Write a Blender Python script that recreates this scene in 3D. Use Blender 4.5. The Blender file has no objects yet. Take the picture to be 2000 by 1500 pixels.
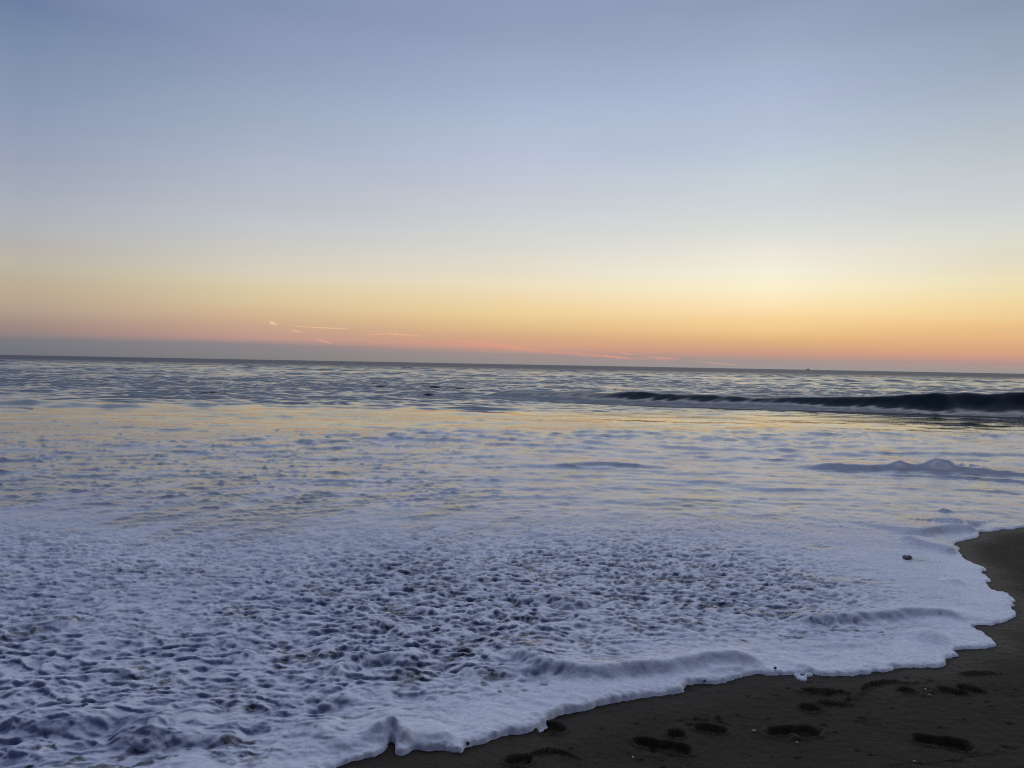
import bpy, math
import numpy as np
from mathutils import Matrix, Vector

rng = np.random.RandomState(7)
sc = bpy.context.scene
COL = sc.collection

# ------------------------------------------------------------------ camera
H = 1.6            # eye height above the wet sand
F = 1500.0         # focal length in units of the 2000 px wide photograph
PITCH = math.atan(38.5 / F)
ROLL = math.atan(37 / 2000.0)
R = (Matrix.Rotation(math.pi / 2 - PITCH, 3, 'X') @ Matrix.Rotation(ROLL, 3, 'Z'))
RN = np.array(R)
cam_d = bpy.data.cameras.new('camera')
cam = bpy.data.objects.new('camera', cam_d)
COL.objects.link(cam)
cam.matrix_world = Matrix.Translation((0, 0, H)) @ R.to_4x4()
cam_d.sensor_width = 36
cam_d.lens = F / 2000 * 36
cam_d.clip_start = 0.05
cam_d.clip_end = 90000
sc.camera = cam

def ray(px, py):
    d = RN @ np.array([(px - 1000) / F, -(py - 750) / F, -1.0])
    return d / np.linalg.norm(d)

def P(px, py, z=0.0):
    d = ray(px, py)
    t = (z - H) / d[2]
    return np.array([d[0] * t, d[1] * t])

def PL(pts, z=0.0):
    return np.array([P(a, b, z) for a, b in pts])

def lin(c):
    out = []
    for v in c[:3]:
        v = v / 255.0
        out.append(v / 12.92 if v <= 0.04045 else ((v + 0.055) / 1.055) ** 2.4)
    return out

# ------------------------------------------------------------------ noise
_G = rng.uniform(0, 2 * math.pi, 65536)
_GX, _GY = np.cos(_G), np.sin(_G)
_W1, _W2 = rng.rand(65536), rng.rand(65536)

def _h(i, j, seed):
    return ((i * 73856093) ^ (j * 19349663) ^ (seed * 83492791)) & 65535

def perlin(x, y, seed=0):
    xi = np.floor(x).astype(np.int64); yi = np.floor(y).astype(np.int64)
    fx = x - xi; fy = y - yi
    u = fx * fx * fx * (fx * (fx * 6 - 15) + 10)
    v = fy * fy * fy * (fy * (fy * 6 - 15) + 10)
    def g(a, b):
        k = _h(xi + a, yi + b, seed)
        return _GX[k] * (fx - a) + _GY[k] * (fy - b)
    n0 = g(0, 0) * (1 - u) + g(1, 0) * u
    n1 = g(0, 1) * (1 - u) + g(1, 1) * u
    return (n0 * (1 - v) + n1 * v) * 1.5

def fbm(x, y, seed=0, o=3, gain=0.5):
    s = 0; a = 1.0
    for k in range(o):
        s = s + a * perlin(x * 2.03 ** k + 17.3 * k, y * 2.03 ** k - 9.1 * k, seed + k)
        a *= gain
    return s

def worley(x, y, seed=0):
    xi = np.floor(x).astype(np.int64); yi = np.floor(y).astype(np.int64)
    f1 = np.full(x.shape, 9.0); f2 = np.full(x.shape, 9.0)
    for a in (-1, 0, 1):
        for b in (-1, 0, 1):
            k = _h(xi + a, yi + b, seed)
            d = np.hypot(xi + a + _W1[k] - x, yi + b + _W2[k] - y)
            f2 = np.minimum(f2, np.maximum(f1, d)); f1 = np.minimum(f1, d)
    return f1, f2

def sstep(a, b, x):
    t = np.clip((x - a) / (b - a), 0, 1)
    return t * t * (3 - 2 * t)

def seg_dist(X, Y, pts, closed=False):
    """distance, signed side (+ left of travel) and parameter 0..1 along a polyline"""
    best = np.full(X.shape, 1e9); side = np.zeros(X.shape); par = np.zeros(X.shape)
    L = np.hypot(*(pts[1:] - pts[:-1]).T); cum = np.concatenate([[0], np.cumsum(L)]); T = cum[-1]
    for i in range(len(pts) - 1):
        ax, ay = pts[i]; bx, by = pts[i + 1]
        dx, dy = bx - ax, by - ay
        t = np.clip(((X - ax) * dx + (Y - ay) * dy) / (dx * dx + dy * dy), 0, 1)
        qx = X - (ax + t * dx); qy = Y - (ay + t * dy)
        d = np.hypot(qx, qy)
        m = d < best
        best = np.where(m, d, best)
        side = np.where(m, dx * qy - dy * qx, side)
        par = np.where(m, (cum[i] + t * L[i]) / T, par)
    return best, side, par

def inside(X, Y, poly):
    r = np.zeros(X.shape, bool)
    n = len(poly)
    for i in range(n):
        x1, y1 = poly[i]; x2, y2 = poly[(i + 1) % n]
        if y1 == y2: continue
        c = ((y1 > Y) != (y2 > Y)) & (X < (x2 - x1) * (Y - y1) / (y2 - y1) + x1)
        r ^= c
    return r

def smooth_poly(pts, n=4):
    """Catmull-Rom resampling"""
    out = []
    for i in range(len(pts) - 1):
        p0 = pts[max(i - 1, 0)]; p1 = pts[i]; p2 = pts[i + 1]; p3 = pts[min(i + 2, len(pts) - 1)]
        for k in range(n):
            t = k / n
            out.append(0.5 * ((2 * p1) + (-p0 + p2) * t + (2 * p0 - 5 * p1 + 4 * p2 - p3) * t * t + (-p0 + 3 * p1 - 3 * p2 + p3) * t ** 3))
    out.append(pts[-1])
    return np.array(out)

# ------------------------------------------------------------------ node helpers
class NT:
    def __init__(self, tree):
        self.t = tree; self.t.nodes.clear()
    def n(self, typ, **kw):
        nd = self.t.nodes.new(typ)
        for k, v in kw.items():
            setattr(nd, k, v)
        return nd
    def l(self, a, b):
        self.t.links.new(a, b)
    def math(self, op, a, b=None, c=None, clamp=False):
        nd = self.n('ShaderNodeMath', operation=op, use_clamp=clamp)
        for i, v in enumerate((a, b, c)):
            if v is None: continue
            if isinstance(v, (int, float)): nd.inputs[i].default_value = v
            else: self.l(v, nd.inputs[i])
        return nd.outputs[0]
    def mix(self, f, a, b):
        nd = self.n('ShaderNodeMix', data_type='RGBA')
        for s, v in ((nd.inputs[0], f), (nd.inputs[6], a), (nd.inputs[7], b)):
            if isinstance(v, (int, float)): s.default_value = v
            elif isinstance(v, (tuple, list)): s.default_value = (*v[:3], 1)
            else: self.l(v, s)
        return nd.outputs[2]
    def rng(self, v, a, b, c=0.0, d=1.0, smooth=False):
        nd = self.n('ShaderNodeMapRange', interpolation_type='SMOOTHSTEP' if smooth else 'LINEAR')
        self.l(v, nd.inputs[0])
        for i, q in enumerate((a, b, c, d)): nd.inputs[i + 1].default_value = q
        return nd.outputs[0]
    def noise(self, vec, scale, detail=2, rough=0.5, dist=0.0):
        nd = self.n('ShaderNodeTexNoise')
        nd.inputs['Scale'].default_value = scale; nd.inputs['Detail'].default_value = detail
        nd.inputs['Roughness'].default_value = rough; nd.inputs['Distortion'].default_value = dist
        if vec is not None: self.l(vec, nd.inputs['Vector'])
        return nd.outputs[0]
    def attr(self, name):
        nd = self.n('ShaderNodeAttribute', attribute_name=name)
        return nd.outputs['Fac']
    def mapping(self, vec, scale=(1, 1, 1), rot=(0, 0, 0)):
        nd = self.n('ShaderNodeMapping')
        nd.inputs['Scale'].default_value = scale; nd.inputs['Rotation'].default_value = rot
        self.l(vec, nd.inputs['Vector'])
        return nd.outputs[0]

def material(name):
    m = bpy.data.materials.new(name); m.use_nodes = True
    return m, NT(m.node_tree)

# ------------------------------------------------------------------ sky
W = bpy.data.worlds.new('World'); sc.world = W; W.use_nodes = True
nt = NT(W.node_tree)
tc = nt.n('ShaderNodeTexCoord'); sep = nt.n('ShaderNodeSeparateXYZ')
nt.l(tc.outputs['Generated'], sep.inputs[0])
el = nt.math('ARCSINE', sep.outputs[2])
elt = nt.math('SQRT', nt.math('MAXIMUM', nt.math('DIVIDE', el, math.pi / 2), 0.0))
az = nt.math('ARCTAN2', sep.outputs[0], sep.outputs[1])
YS = (0, 100, 200, 300, 400, 450, 500, 540, 580, 610, 640, 660, 675, 690, 700)
# colours down each column of the sky; rows are counted upward from the horizon line
SKY = {
 50:   [(0,(109,127,162)),(60,(118,138,167)),(120,(128,146,173)),(200,(138,153,179)),(260,(148,158,183)),(320,(157,166,184)),(400,(168,175,186)),(450,(177,179,182)),(490,(183,179,171)),(520,(188,180,164)),(555,(188,174,151)),(585,(185,167,146)),(605,(177,159,142)),(630,(163,141,132)),(652,(148,131,130)),(664,(122,122,128)),(692,(113,114,122))],
 500:  [(0,(130,144,176)),(100,(142,155,184)),(200,(155,168,191)),(300,(170,180,198)),(400,(186,192,201)),(440,(194,198,201)),(475,(202,201,196)),(500,(208,204,192)),(530,(214,206,188)),(560,(217,202,168)),(590,(216,195,158)),(610,(213,184,148)),(635,(200,166,141)),(660,(190,151,140)),(673,(140,133,137)),(700,(129,128,128))],
 1000: [(0,(141,154,186)),(60,(147,160,188)),(120,(156,169,197)),(200,(168,181,207)),(250,(176,188,209)),(300,(183,192,214)),(345,(191,198,213)),(400,(200,206,212)),(450,(210,212,211)),(490,(219,218,207)),(525,(227,220,202)),(555,(237,223,193)),(585,(238,215,172)),(610,(235,208,154)),(635,(226,190,140)),(660,(212,168,133)),(679,(206,156,135)),(692,(160,144,142)),(712,(141,140,139))],
 1500: [(0,(145,157,183)),(60,(155,166,193)),(110,(161,175,199)),(170,(172,183,210)),(220,(178,190,212)),(270,(185,195,216)),(310,(190,203,215)),(350,(198,208,214)),(400,(206,213,216)),(450,(220,222,216)),(490,(235,231,220)),(530,(246,241,220)),(565,(251,238,203)),(600,(252,226,178)),(627,(247,210,152)),(645,(239,201,142)),(668,(222,175,127)),(690,(200,152,132)),(705,(162,147,144)),(720,(154,149,148))],
 1950: [(0,(140,152,176)),(100,(153,166,187)),(200,(170,182,197)),(300,(188,197,203)),(400,(206,209,211)),(440,(213,216,209)),(480,(222,219,203)),(510,(227,219,197)),(545,(236,225,189)),(575,(239,219,173)),(600,(241,213,158)),(620,(240,206,150)),(640,(234,192,136)),(660,(230,180,132)),(680,(218,168,128)),(695,(208,156,132)),(708,(178,147,141)),(728,(151,149,147))],
}
def elev_of(px, py):
    d = ray(px, py); return math.degrees(math.asin(max(d[2], 0)))
def ramp(stops):
    cr = nt.n('ShaderNodeValToRGB')
    nt.l(elt, cr.inputs[0])
    e = cr.color_ramp.elements
    stops = sorted(stops, key=lambda s: s[0])
    e[0].position = stops[0][0]; e[0].color = (*stops[0][1], 1)
    e[1].position = stops[-1][0]; e[1].color = (*stops[-1][1], 1)
    for p, c in stops[1:-1]:
        q = e.new(p); q.color = (*c, 1)
    return cr.outputs[0]
HIGH = [(34, (0.38, 0.46, 0.66)), (42, (0.66, 0.75, 1.02)), (49, (1.42, 1.53, 1.90)), (56, (1.00, 1.10, 1.42)), (63, (0.22, 0.28, 0.46)), (90, (0.06, 0.09, 0.18))]  # unseen sky above the view, shaped to light foam and darken wave faces
cols = []
for px in sorted(SKY):
    st = [(math.sqrt(elev_of(px, py) / 90), lin(c)) for py, c in SKY[px]]
    st += [(math.sqrt(e / 90), c) for e, c in HIGH]
    cols.append((math.atan2(ray(px, 700)[0], ray(px, 700)[1]), ramp(st)))
out = cols[0][1]
for k in range(1, len(cols)):
    f = nt.rng(az, cols[k - 1][0], cols[k][0])
    out = nt.mix(f, out, cols[k][1])
back = ramp([(0.0, (0.035, 0.04, 0.065)), (0.3, (0.05, 0.055, 0.10)), (0.6, (0.04, 0.052, 0.11)), (0.85, (0.055, 0.075, 0.15)), (1.0, (0.09, 0.12, 0.22))])
aaz = nt.math('ABSOLUTE', nt.math('SUBTRACT', az, math.radians(12)))
fb = nt.rng(aaz, math.radians(52), math.radians(118), smooth=True)
out = nt.mix(fb, out, back)
hz = nt.noise(nt.mapping(tc.outputs['Generated'], (2.2, 2.2, 14)), 1.6, 4, .5)
hv = nt.rng(hz, .3, .7, .985, 1.015)
mm = nt.n('ShaderNodeVectorMath', operation='SCALE'); nt.l(out, mm.inputs[0]); nt.l(hv, mm.inputs['Scale']); out = mm.outputs[0]
bg = nt.n('ShaderNodeBackground'); bg.inputs[1].default_value = 1.0
nt.l(out, bg.inputs[0])
wo = nt.n('ShaderNodeOutputWorld'); nt.l(bg.outputs[0], wo.inputs[0])

# ------------------------------------------------------------------ materials
def water_foam_material(name, green=0.0):
    m, t = material(name)
    geo = t.n('ShaderNodeNewGeometry'); pos = geo.outputs['Position']
    foam = t.attr('foam'); film = t.attr('film'); hollow = t.attr('hollow'); shallow = t.attr('shallow'); far = t.attr('far')
    # --- foam: small bubbles, darkened by painted shade and where thin
    micro = t.noise(pos, 170, 3, 0.6)
    mid = t.noise(pos, 38, 4, 0.6, 0.3)
    thin = t.math('MULTIPLY', hollow, 1.0)  # hollow: painted shade of troughs and near flanks, plus thin foam
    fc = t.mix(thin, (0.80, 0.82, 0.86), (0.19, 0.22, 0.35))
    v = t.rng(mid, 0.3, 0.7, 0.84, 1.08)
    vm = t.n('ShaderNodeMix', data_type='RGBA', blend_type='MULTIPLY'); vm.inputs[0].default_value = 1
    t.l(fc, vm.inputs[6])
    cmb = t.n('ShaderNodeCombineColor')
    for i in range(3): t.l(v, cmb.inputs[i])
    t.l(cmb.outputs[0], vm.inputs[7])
    fb_ = t.n('ShaderNodeBsdfPrincipled'); t.l(vm.outputs[2], fb_.inputs['Base Color'])
    fb_.inputs['IOR'].default_value = 1.48
    t.l(t.rng(film, 0, 1, 0.55, 0.20), fb_.inputs['Roughness'])
    bh = t.math('ADD', t.math('MULTIPLY', mid, 0.8), t.math('MULTIPLY', micro, 0.22))
    bmp = t.n('ShaderNodeBump'); bmp.inputs['Distance'].default_value = 0.010
    t.l(t.rng(film, 0, 1, 0.45, 0.12), bmp.inputs['Strength']); t.l(bh, bmp.inputs['Height']); t.l(bmp.outputs[0], fb_.inputs['Normal'])
    # --- water
    wb = t.n('ShaderNodeBsdfPrincipled')
    deep = t.mix(far, (0.012, 0.029, 0.034), (0.014, 0.020, 0.034))
    t.l(t.mix(shallow, deep, (0.020, 0.020, 0.024)), wb.inputs['Base Color'])
    wb.inputs['IOR'].default_value = 1.42
    t.l(t.math('ADD', t.rng(far, 0, 1, 0.06, 0.26), t.math('MULTIPLY', t.attr('chop'), 0.07)), wb.inputs['Roughness'])
    t.l(t.rng(far, 0, 1, 0.5, 0.20), wb.inputs['Specular IOR Level'])
    n1 = t.noise(t.mapping(pos, (0.7, 1.5, 1)), 2.2, 5, 0.62, 0.2)
    n2 = t.noise(t.mapping(pos, (0.016, 0.09, 1)), 1.0, 4, 0.62, 0.2)
    b1 = t.n('ShaderNodeBump'); b1.inputs['Distance'].default_value = 0.09
    t.l(t.attr('chop'), b1.inputs['Strength']); t.l(n1, b1.inputs['Height'])
    b2 = t.n('ShaderNodeBump'); b2.inputs['Distance'].default_value = 2.2
    t.l(far, b2.inputs['Strength']); t.l(n2, b2.inputs['Height']); t.l(b1.outputs[0], b2.inputs['Normal'])
    t.l(b2.outputs[0], wb.inputs['Normal'])
    # --- blend
    br = t.noise(t.mapping(pos, (1.0, 1.0, 1.0), (0, 0, math.radians(-14))), 22, 4, 0.65)
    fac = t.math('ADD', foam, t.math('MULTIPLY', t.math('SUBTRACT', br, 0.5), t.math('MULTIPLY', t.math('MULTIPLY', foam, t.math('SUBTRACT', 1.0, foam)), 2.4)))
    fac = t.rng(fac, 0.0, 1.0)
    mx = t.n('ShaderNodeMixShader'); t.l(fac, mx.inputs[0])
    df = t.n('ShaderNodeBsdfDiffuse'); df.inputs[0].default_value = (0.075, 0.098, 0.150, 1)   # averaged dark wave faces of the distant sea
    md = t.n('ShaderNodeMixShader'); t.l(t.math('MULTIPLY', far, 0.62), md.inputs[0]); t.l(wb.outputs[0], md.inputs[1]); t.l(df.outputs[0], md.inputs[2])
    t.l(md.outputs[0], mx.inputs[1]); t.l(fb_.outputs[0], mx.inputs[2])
    o = t.n('ShaderNodeOutputMaterial'); t.l(mx.outputs[0], o.inputs[0])
    return m
M_SEA = water_foam_material('sea_water_and_foam')

def sand_material():
    m, t = material('wet_dark_sand')
    geo = t.n('ShaderNodeNewGeometry'); pos = geo.outputs['Position']
    a = t.noise(pos, 3.0, 5, 0.6); b = t.noise(pos, 170, 4, 0.75); c = t.noise(pos, 60, 4, 0.7)
    base = t.mix(t.rng(a, 0.35, 0.65), (0.040, 0.030, 0.0185), (0.056, 0.043, 0.027))
    base = t.mix(t.rng(b, 0.45, 0.8), base, (0.085, 0.070, 0.052))
    base = t.mix(t.rng(b, 0.42, 0.22), base, (0.014, 0.012, 0.010))
    base = t.mix(t.rng(c, 0.63, 0.74, 0, 0.75), base, (0.012, 0.010, 0.009))
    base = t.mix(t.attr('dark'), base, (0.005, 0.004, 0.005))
    p = t.n('ShaderNodeBsdfPrincipled'); t.l(base, p.inputs['Base Color'])
    t.l(t.rng(t.attr('wet'), 0, 1, 0.9, 0.45), p.inputs['Roughness'])
    p.inputs['Specular IOR Level'].default_value = 0.06
    bm = t.n('ShaderNodeBump'); bm.inputs['Distance'].default_value = 0.006; bm.inputs['Strength'].default_value = 0.9
    t.l(t.math('ADD', t.math('MULTIPLY', c, 1.0), t.math('MULTIPLY', b, 0.35)), bm.inputs['Height']); t.l(bm.outputs[0], p.inputs['Normal'])
    o = t.n('ShaderNodeOutputMaterial'); t.l(p.outputs[0], o.inputs[0])
    return m
M_SAND = sand_material()

def simple(name, col, rough=0.6, c2=None, scale=60, bump=0.0, spec=0.4):
    m, t = material(name)
    geo = t.n('ShaderNodeNewGeometry'); n = t.noise(geo.outputs['Position'], scale, 4, 0.6)
    p = t.n('ShaderNodeBsdfPrincipled')
    t.l(t.mix(t.rng(n, 0.3, 0.7), col, c2 or tuple(v * 0.7 for v in col)), p.inputs['Base Color'])
    p.inputs['Roughness'].default_value = rough; p.inputs['Specular IOR Level'].default_value = spec
    if bump:
        b = t.n('ShaderNodeBump'); b.inputs['Distance'].default_value = bump; t.l(n, b.inputs['Height']); t.l(b.outputs[0], p.inputs['Normal'])
    o = t.n('ShaderNodeOutputMaterial'); t.l(p.outputs[0], o.inputs[0])
    return m

# ------------------------------------------------------------------ mesh from grid
def tag(o, label=None, cat=None, group=None, kind=None):
    for k, v in (('label', label), ('category', cat), ('group', group), ('kind', kind)):
        if v: o[k] = v
    return o

def grid_object(name, X, Y, Z, facemask, mat, attrs):
    """faces of the (rows x cols) grid picked by facemask -> one mesh object"""
    nr, nc = X.shape
    idx = np.arange(nr * nc).reshape(nr, nc)
    q = np.stack([idx[:-1, :-1], idx[:-1, 1:], idx[1:, 1:], idx[1:, :-1]], -1)[facemask]
    used, inv = np.unique(q.ravel(), return_inverse=True)
    co = np.stack([X.ravel()[used], Y.ravel()[used], Z.ravel()[used]], -1).astype(np.float32)
    nf = len(q)
    me = bpy.data.meshes.new(name)
    me.vertices.add(len(used)); me.vertices.foreach_set('co', co.ravel())
    me.loops.add(nf * 4); me.loops.foreach_set('vertex_index', inv.astype(np.int32).ravel())
    me.polygons.add(nf)
    me.polygons.foreach_set('loop_start', np.arange(0, nf * 4, 4, dtype=np.int32))
    me.polygons.foreach_set('use_smooth', np.ones(nf, bool))
    for k, a in attrs.items():
        at = me.attributes.new(k, 'FLOAT', 'POINT'); at.data.foreach_set('value', a.ravel()[used].astype(np.float32))
    me.materials.append(mat); me.update(calc_edges=True)
    o = bpy.data.objects.new(name, me); COL.objects.link(o)
    return o

# ------------------------------------------------------------------ shoreline
EDGE_PX = [(2000,1029),(1966,1033),(1935,1037),(1912,1040),(1908,1050),(1892,1053),(1876,1057),(1862,1063),(1872,1068),(1871,1075),(1880,1086),
 (1890,1095),(1908,1103),(1926,1111),(1919,1117),(1925,1124),(1937,1134),(1924,1138),(1933,1147),(1945,1154),(1957,1157),(1970,1162),(1982,1172),
 (1974,1176),(1986,1183),(1977,1187),(1981,1192),(1984,1201),(1970,1210),(1952,1216),(1930,1220),(1908,1222),(1898,1225),(1908,1231),(1924,1236),(1934,1246),
 (1942,1258),(1925,1263),(1890,1267),(1868,1268),(1859,1271),(1869,1279),(1858,1285),(1848,1290),(1836,1301),(1812,1302),(1786,1303),(1760,1304),(1732,1311),
 (1712,1310),(1689,1316),(1660,1317),(1631,1319),(1605,1319),(1584,1315),(1550,1316),(1516,1317),(1485,1314),(1455,1316),(1437,1323),(1419,1331),(1395,1333),
 (1372,1335),(1355,1337),(1340,1343),(1334,1349),(1325,1352),(1300,1356),(1255,1359),(1212,1367),(1180,1374),(1158,1381),(1135,1388),(1111,1394),(1085,1402),(1061,1411),
 (1042,1422),(1028,1429),(1005,1432),(989,1433),(960,1440),(940,1448),(924,1453),(910,1462),(899,1468),(881,1466),(862,1464),(840,1466),(823,1462),
 (812,1460),(803,1464),(794,1469),(783,1472),(776,1470),(774,1458),(772,1449),(764,1445),(756,1449),(753,1460),(750,1467),(735,1474),(719,1481),(686,1487),(654,1499),
 (600,1521),(520,1560),(400,1640),(250,1760)]
edge = PL(EDGE_PX)
far_right = np.array([[300, 130], [60, 37], [26, 20.5], [14, 14.2], [9.2, 11.2], [6.9, 9.2]])
near_left = np.array([[-1.9, 1.6], [-3.2, 0.9], [-6, -1.5], [-60, -50]])
edge = np.vstack([far_right, edge, near_left])
edge_s = smooth_poly(edge, 3)
water_poly = np.vstack([edge_s, [[-60000, -50], [-60000, 60000], [60000, 60000], [60000, 130]]])

def shore_sd(X, Y):
    """+ on the water side"""
    d, s, p = seg_dist(X, Y, edge_s)
    ins = inside(X, Y, water_poly)
    return np.where(ins, d, -d), p

# ------------------------------------------------------------------ the sea grid
dense = np.linspace(-0.735, 0.735, 1240)
side = 0.735 + (np.linspace(0, 1, 46)[1:]) ** 1.8 * 2.6
U = np.concatenate([-side[::-1], dense, side])
ys = [0.5, 0.9, 1.3, 1.6, 1.9, 2.1, 2.3, 2.45]
while ys[-1] < 26: ys.append(ys[-1] + max(ys[-1] ** 2 / 1450, 0.0036))
while ys[-1] < 41: ys.append(ys[-1] + (0.06 if ys[-1] > 29 and ys[-1] < 36.5 else 0.10))
while ys[-1] < 300: ys.append(ys[-1] + 0.075 + (ys[-1] - 41) * 0.0032)
while ys[-1] < 60000: ys.append(ys[-1] * 1.09)
V = np.array(ys)
X = V[:, None] * U[None, :]; Y = np.repeat(V[:, None], len(U), 1)
DY = np.gradient(V)[:, None]
Z = np.zeros_like(X)

# open-water chop: many small wave trains, mostly running toward the beach
chop_amt = 0.12 * sstep(15, 20, Y) + 0.88 * sstep(19, 46, Y - 0.05 * X)
chop_mod = 0.75 + 0.5 * perlin(X / 21, Y / 13, 40) + 0.35 * perlin(X / 6, Y / 5, 41)
for k in range(90):
    lam = 0.38 * (3.4 / 0.38) ** (rng.rand() ** 1.1)
    th = math.radians(-97 + rng.randn() * 21)
    kx, ky = math.cos(th) * 2 * math.pi / lam, math.sin(th) * 2 * math.pi / lam
    slope = 0.041 * (0.6 + 0.8 * rng.rand()) * (0.75 if lam > 5 else 1.0)
    amp = slope / (2 * math.pi / lam)
    w = np.clip((lam - 2.2 * DY) / (2.0 * DY), 0, 1) * (1 - (1 - .25) * sstep(60, 160, V[:, None]) * (lam < 2.5))
    if w.max() <= 0: continue
    r0 = 0
    last = np.nonzero(w[:, 0])[0].max() + 1
    start = np.nonzero(V > 17)[0].min()
    Xs, Ys = X[start:last], Y[start:last]
    ph = kx * Xs + ky * Ys + rng.rand() * 6.28
    Z[start:last] += amp * np.sin(ph + 0.35 * np.sin(ph)) * w[start:last] * (chop_amt * chop_mod)[start:last]

for k in range(22):
    lam = 7 * (34 / 7.0) ** rng.rand(); th = math.radians(-95 + rng.randn() * 16)
    kx, ky = math.cos(th) * 2 * math.pi / lam, math.sin(th) * 2 * math.pi / lam
    w = np.clip((lam - 2.2 * DY) / (2.0 * DY), 0, 1) * sstep(50, 130, Y) * (1 - sstep(190, 290, Y))
    sl = (V > 49) & (w[:, 0] > 0)
    Z[sl] += (0.013 * lam / 6.283 * w * np.sin(kx * X + ky * Y + rng.rand() * 6.28) * chop_mod)[sl]
near = V < 60
Xn, Yn = X[near], Y[near]
Zn = Z[near].copy()

# breaking wave ------------------------------------------------------------
cx = np.array([-14, -8, -3, 0, 5.5, 10.6, 13.2, 17.5, 20.5, 26, 34, 60])
cy = np.array([42, 40.5, 39, 37.4, 35.0, 33.6, 32.8, 31.6, 30.6, 28.9, 27, 23])
ca = np.array([0, .05, .15, .32, .50, .36, .46, .72, .88, .97, .9, .6])
yc = np.interp(Xn, cx, cy) + 0.25 * perlin(Xn / 5, Xn * 0 + 3.3, 50) + 0.16 * perlin(Xn / 1.3, Xn * 0, 53)
A = np.interp(Xn, cx, ca) * (1 + 0.14 * perlin(Xn / 2.7, Xn * 0, 51) + 0.05 * perlin(Xn / .7, Xn * 0, 52)) * (1 - sstep(7, 2, Xn) * (.25 - .22 * perlin(Xn / 1.6, Xn * 0 + .4, 56)))
s = Yn - yc
front = np.exp(-(np.abs(np.minimum(s, 0)) / (0.33 + 0.38 * A + .12 * sstep(7, 2, Xn))) ** 1.5)
backp = np.exp(-(np.maximum(s, 0) / 2.6) ** 1.5)
wave = A * np.where(s < 0, front, backp) - 0.30 * A * np.exp(-((s + 2.3) / 1.25) ** 2)
# rills drawn down the face, leaning along the crest
rill = perlin((Xn - 1.4 * s) * 0.9, s * 0.35, 54) + 0.6 * perlin((Xn - 1.6 * s) * 2.4, s * 0.6, 55)
faceband = sstep(0.15, -0.4, s) * sstep(-3.6, -0.8, s) * np.clip(A * 2, 0, 1)
wave = wave + 0.028 * rill * faceband
calm = 1 - 0.85 * sstep(-5.5, -0.6, s) * sstep(1.2, 0.0, s) * np.clip(A * 3, 0, 1)
Zn = Zn * calm + wave

def ridge(Xg, Yg, pts_px, Ah, wf, wb, wob=0.0, seed=0, heights=None, taper=0.15, n=3):
    pts = smooth_poly(PL(pts_px), n)
    lo = pts.min(0) - 4 * max(wf, wb); hi = pts.max(0) + 4 * max(wf, wb)
    out = np.zeros_like(Xg)
    m = (Xg > lo[0]) & (Xg < hi[0]) & (Yg > lo[1]) & (Yg < hi[1])
    if not m.any(): return out
    xs, ysv = Xg[m], Yg[m]
    if wob:
        ysv = ysv + wob * perlin(xs / (wob * 6), ysv / (wob * 6), seed)
    d, sd, p = seg_dist(xs, ysv, pts)
    sg = np.where(sd > 0, d, -d)                # + is away from the viewer when drawn left to right
    h = np.where(sg > 0, np.exp(-(sg / wb) ** 1.5), np.exp(-(np.abs(sg) / wf) ** 2))
    if taper:
        h = h * sstep(0, taper, p) * sstep(1, 1 - taper, p)
    a = Ah if heights is None else np.interp(p, np.linspace(0, 1, len(heights)), heights)
    out[m] = a * h
    return out

# smaller crests outside the break and long low swells
for pts, a, wf, wb in [
    ([(730,765),(860,768),(980,769),(1090,771)], .17, .26, 1.3), ([(800,774),(880,776),(980,778),(1060,780)], .16, .25, 1.2),
    ([(-250,785),(0,789),(110,788),(190,794)], .12, .30, 1.6), ([(250,768),(380,771),(450,770)], .15, .22, 1.4),
    ([(560,754),(760,758),(900,760)], .17, .25, 1.8), ([(180,795),(300,793),(420,792)], .10, .3, 1.0),
    ([(1000,756),(1150,757),(1320,762)], .14, .5, 1.6), ([(480,783),(620,790),(690,786)], .09, .16, .8),
    ([(190,838),(270,834),(350,842)], .035, .14, .5), ([(60,760),(200,757),(330,761)], .14, .5, 1.5),
    ([(230,858),(270,853),(300,852)], .02, .07, .3), ([(560,873),(610,868),(690,860)], .03, .10, .4)]:
    Zn += ridge(Xn, Yn, pts, a * .75, wf * 1.0, wb, 0.16, 60) * sstep(59, 52, Yn)

# ruffled mid-water --------------------------------------------------------
mid = sstep(7.5, 11, Yn) * (1 - sstep(24, 30, Yn))
Zn += mid * (0.012 * perlin(Xn / 1.3, Yn / 0.50, 70) + 0.011 * perlin(Xn / .95, Yn / .24, 71) + .005 * perlin(Xn / .4, Yn / .13, 171))
silk = sstep(16, 19, Yn) * (1 - sstep(30, 36, Yn))
Zn += silk * (0.010 * perlin((Xn + .3 * Yn) / 1.9, Yn / .42, 77) + 0.004 * perlin(Xn / .6, Yn / .16, 78))
Zn += mid * 0.018 * perlin(Xn / 3.5 + Yn * .1, Yn / 1.6, 72)
# rough seam along the seaward edge of the foam
yb = np.where(Xn < 0, 18.5 + 0.42 * Xn, 18.5 + 0.14 * Xn) + 1.5 * perlin(Xn / 3.5, Yn / 9, 73)
seam = np.exp(-((Yn - yb + 1.6) / 2.2) ** 2) * (0.35 + 0.65 * sstep(-7, -3, Xn)) * (1 - 0.5 * sstep(6, 12, Xn))
Zn += seam * (0.050 * fbm(Xn / .9, Yn / .6, 74, 3) + 0.02)
seam2 = np.exp(-((Yn - 14.2 - 0.05 * Xn) / 1.5) ** 2) * sstep(1, 4, Xn)
Zn += seam2 * 0.035 * fbm(Xn / 1.2, Yn / .7, 75, 3)
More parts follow.
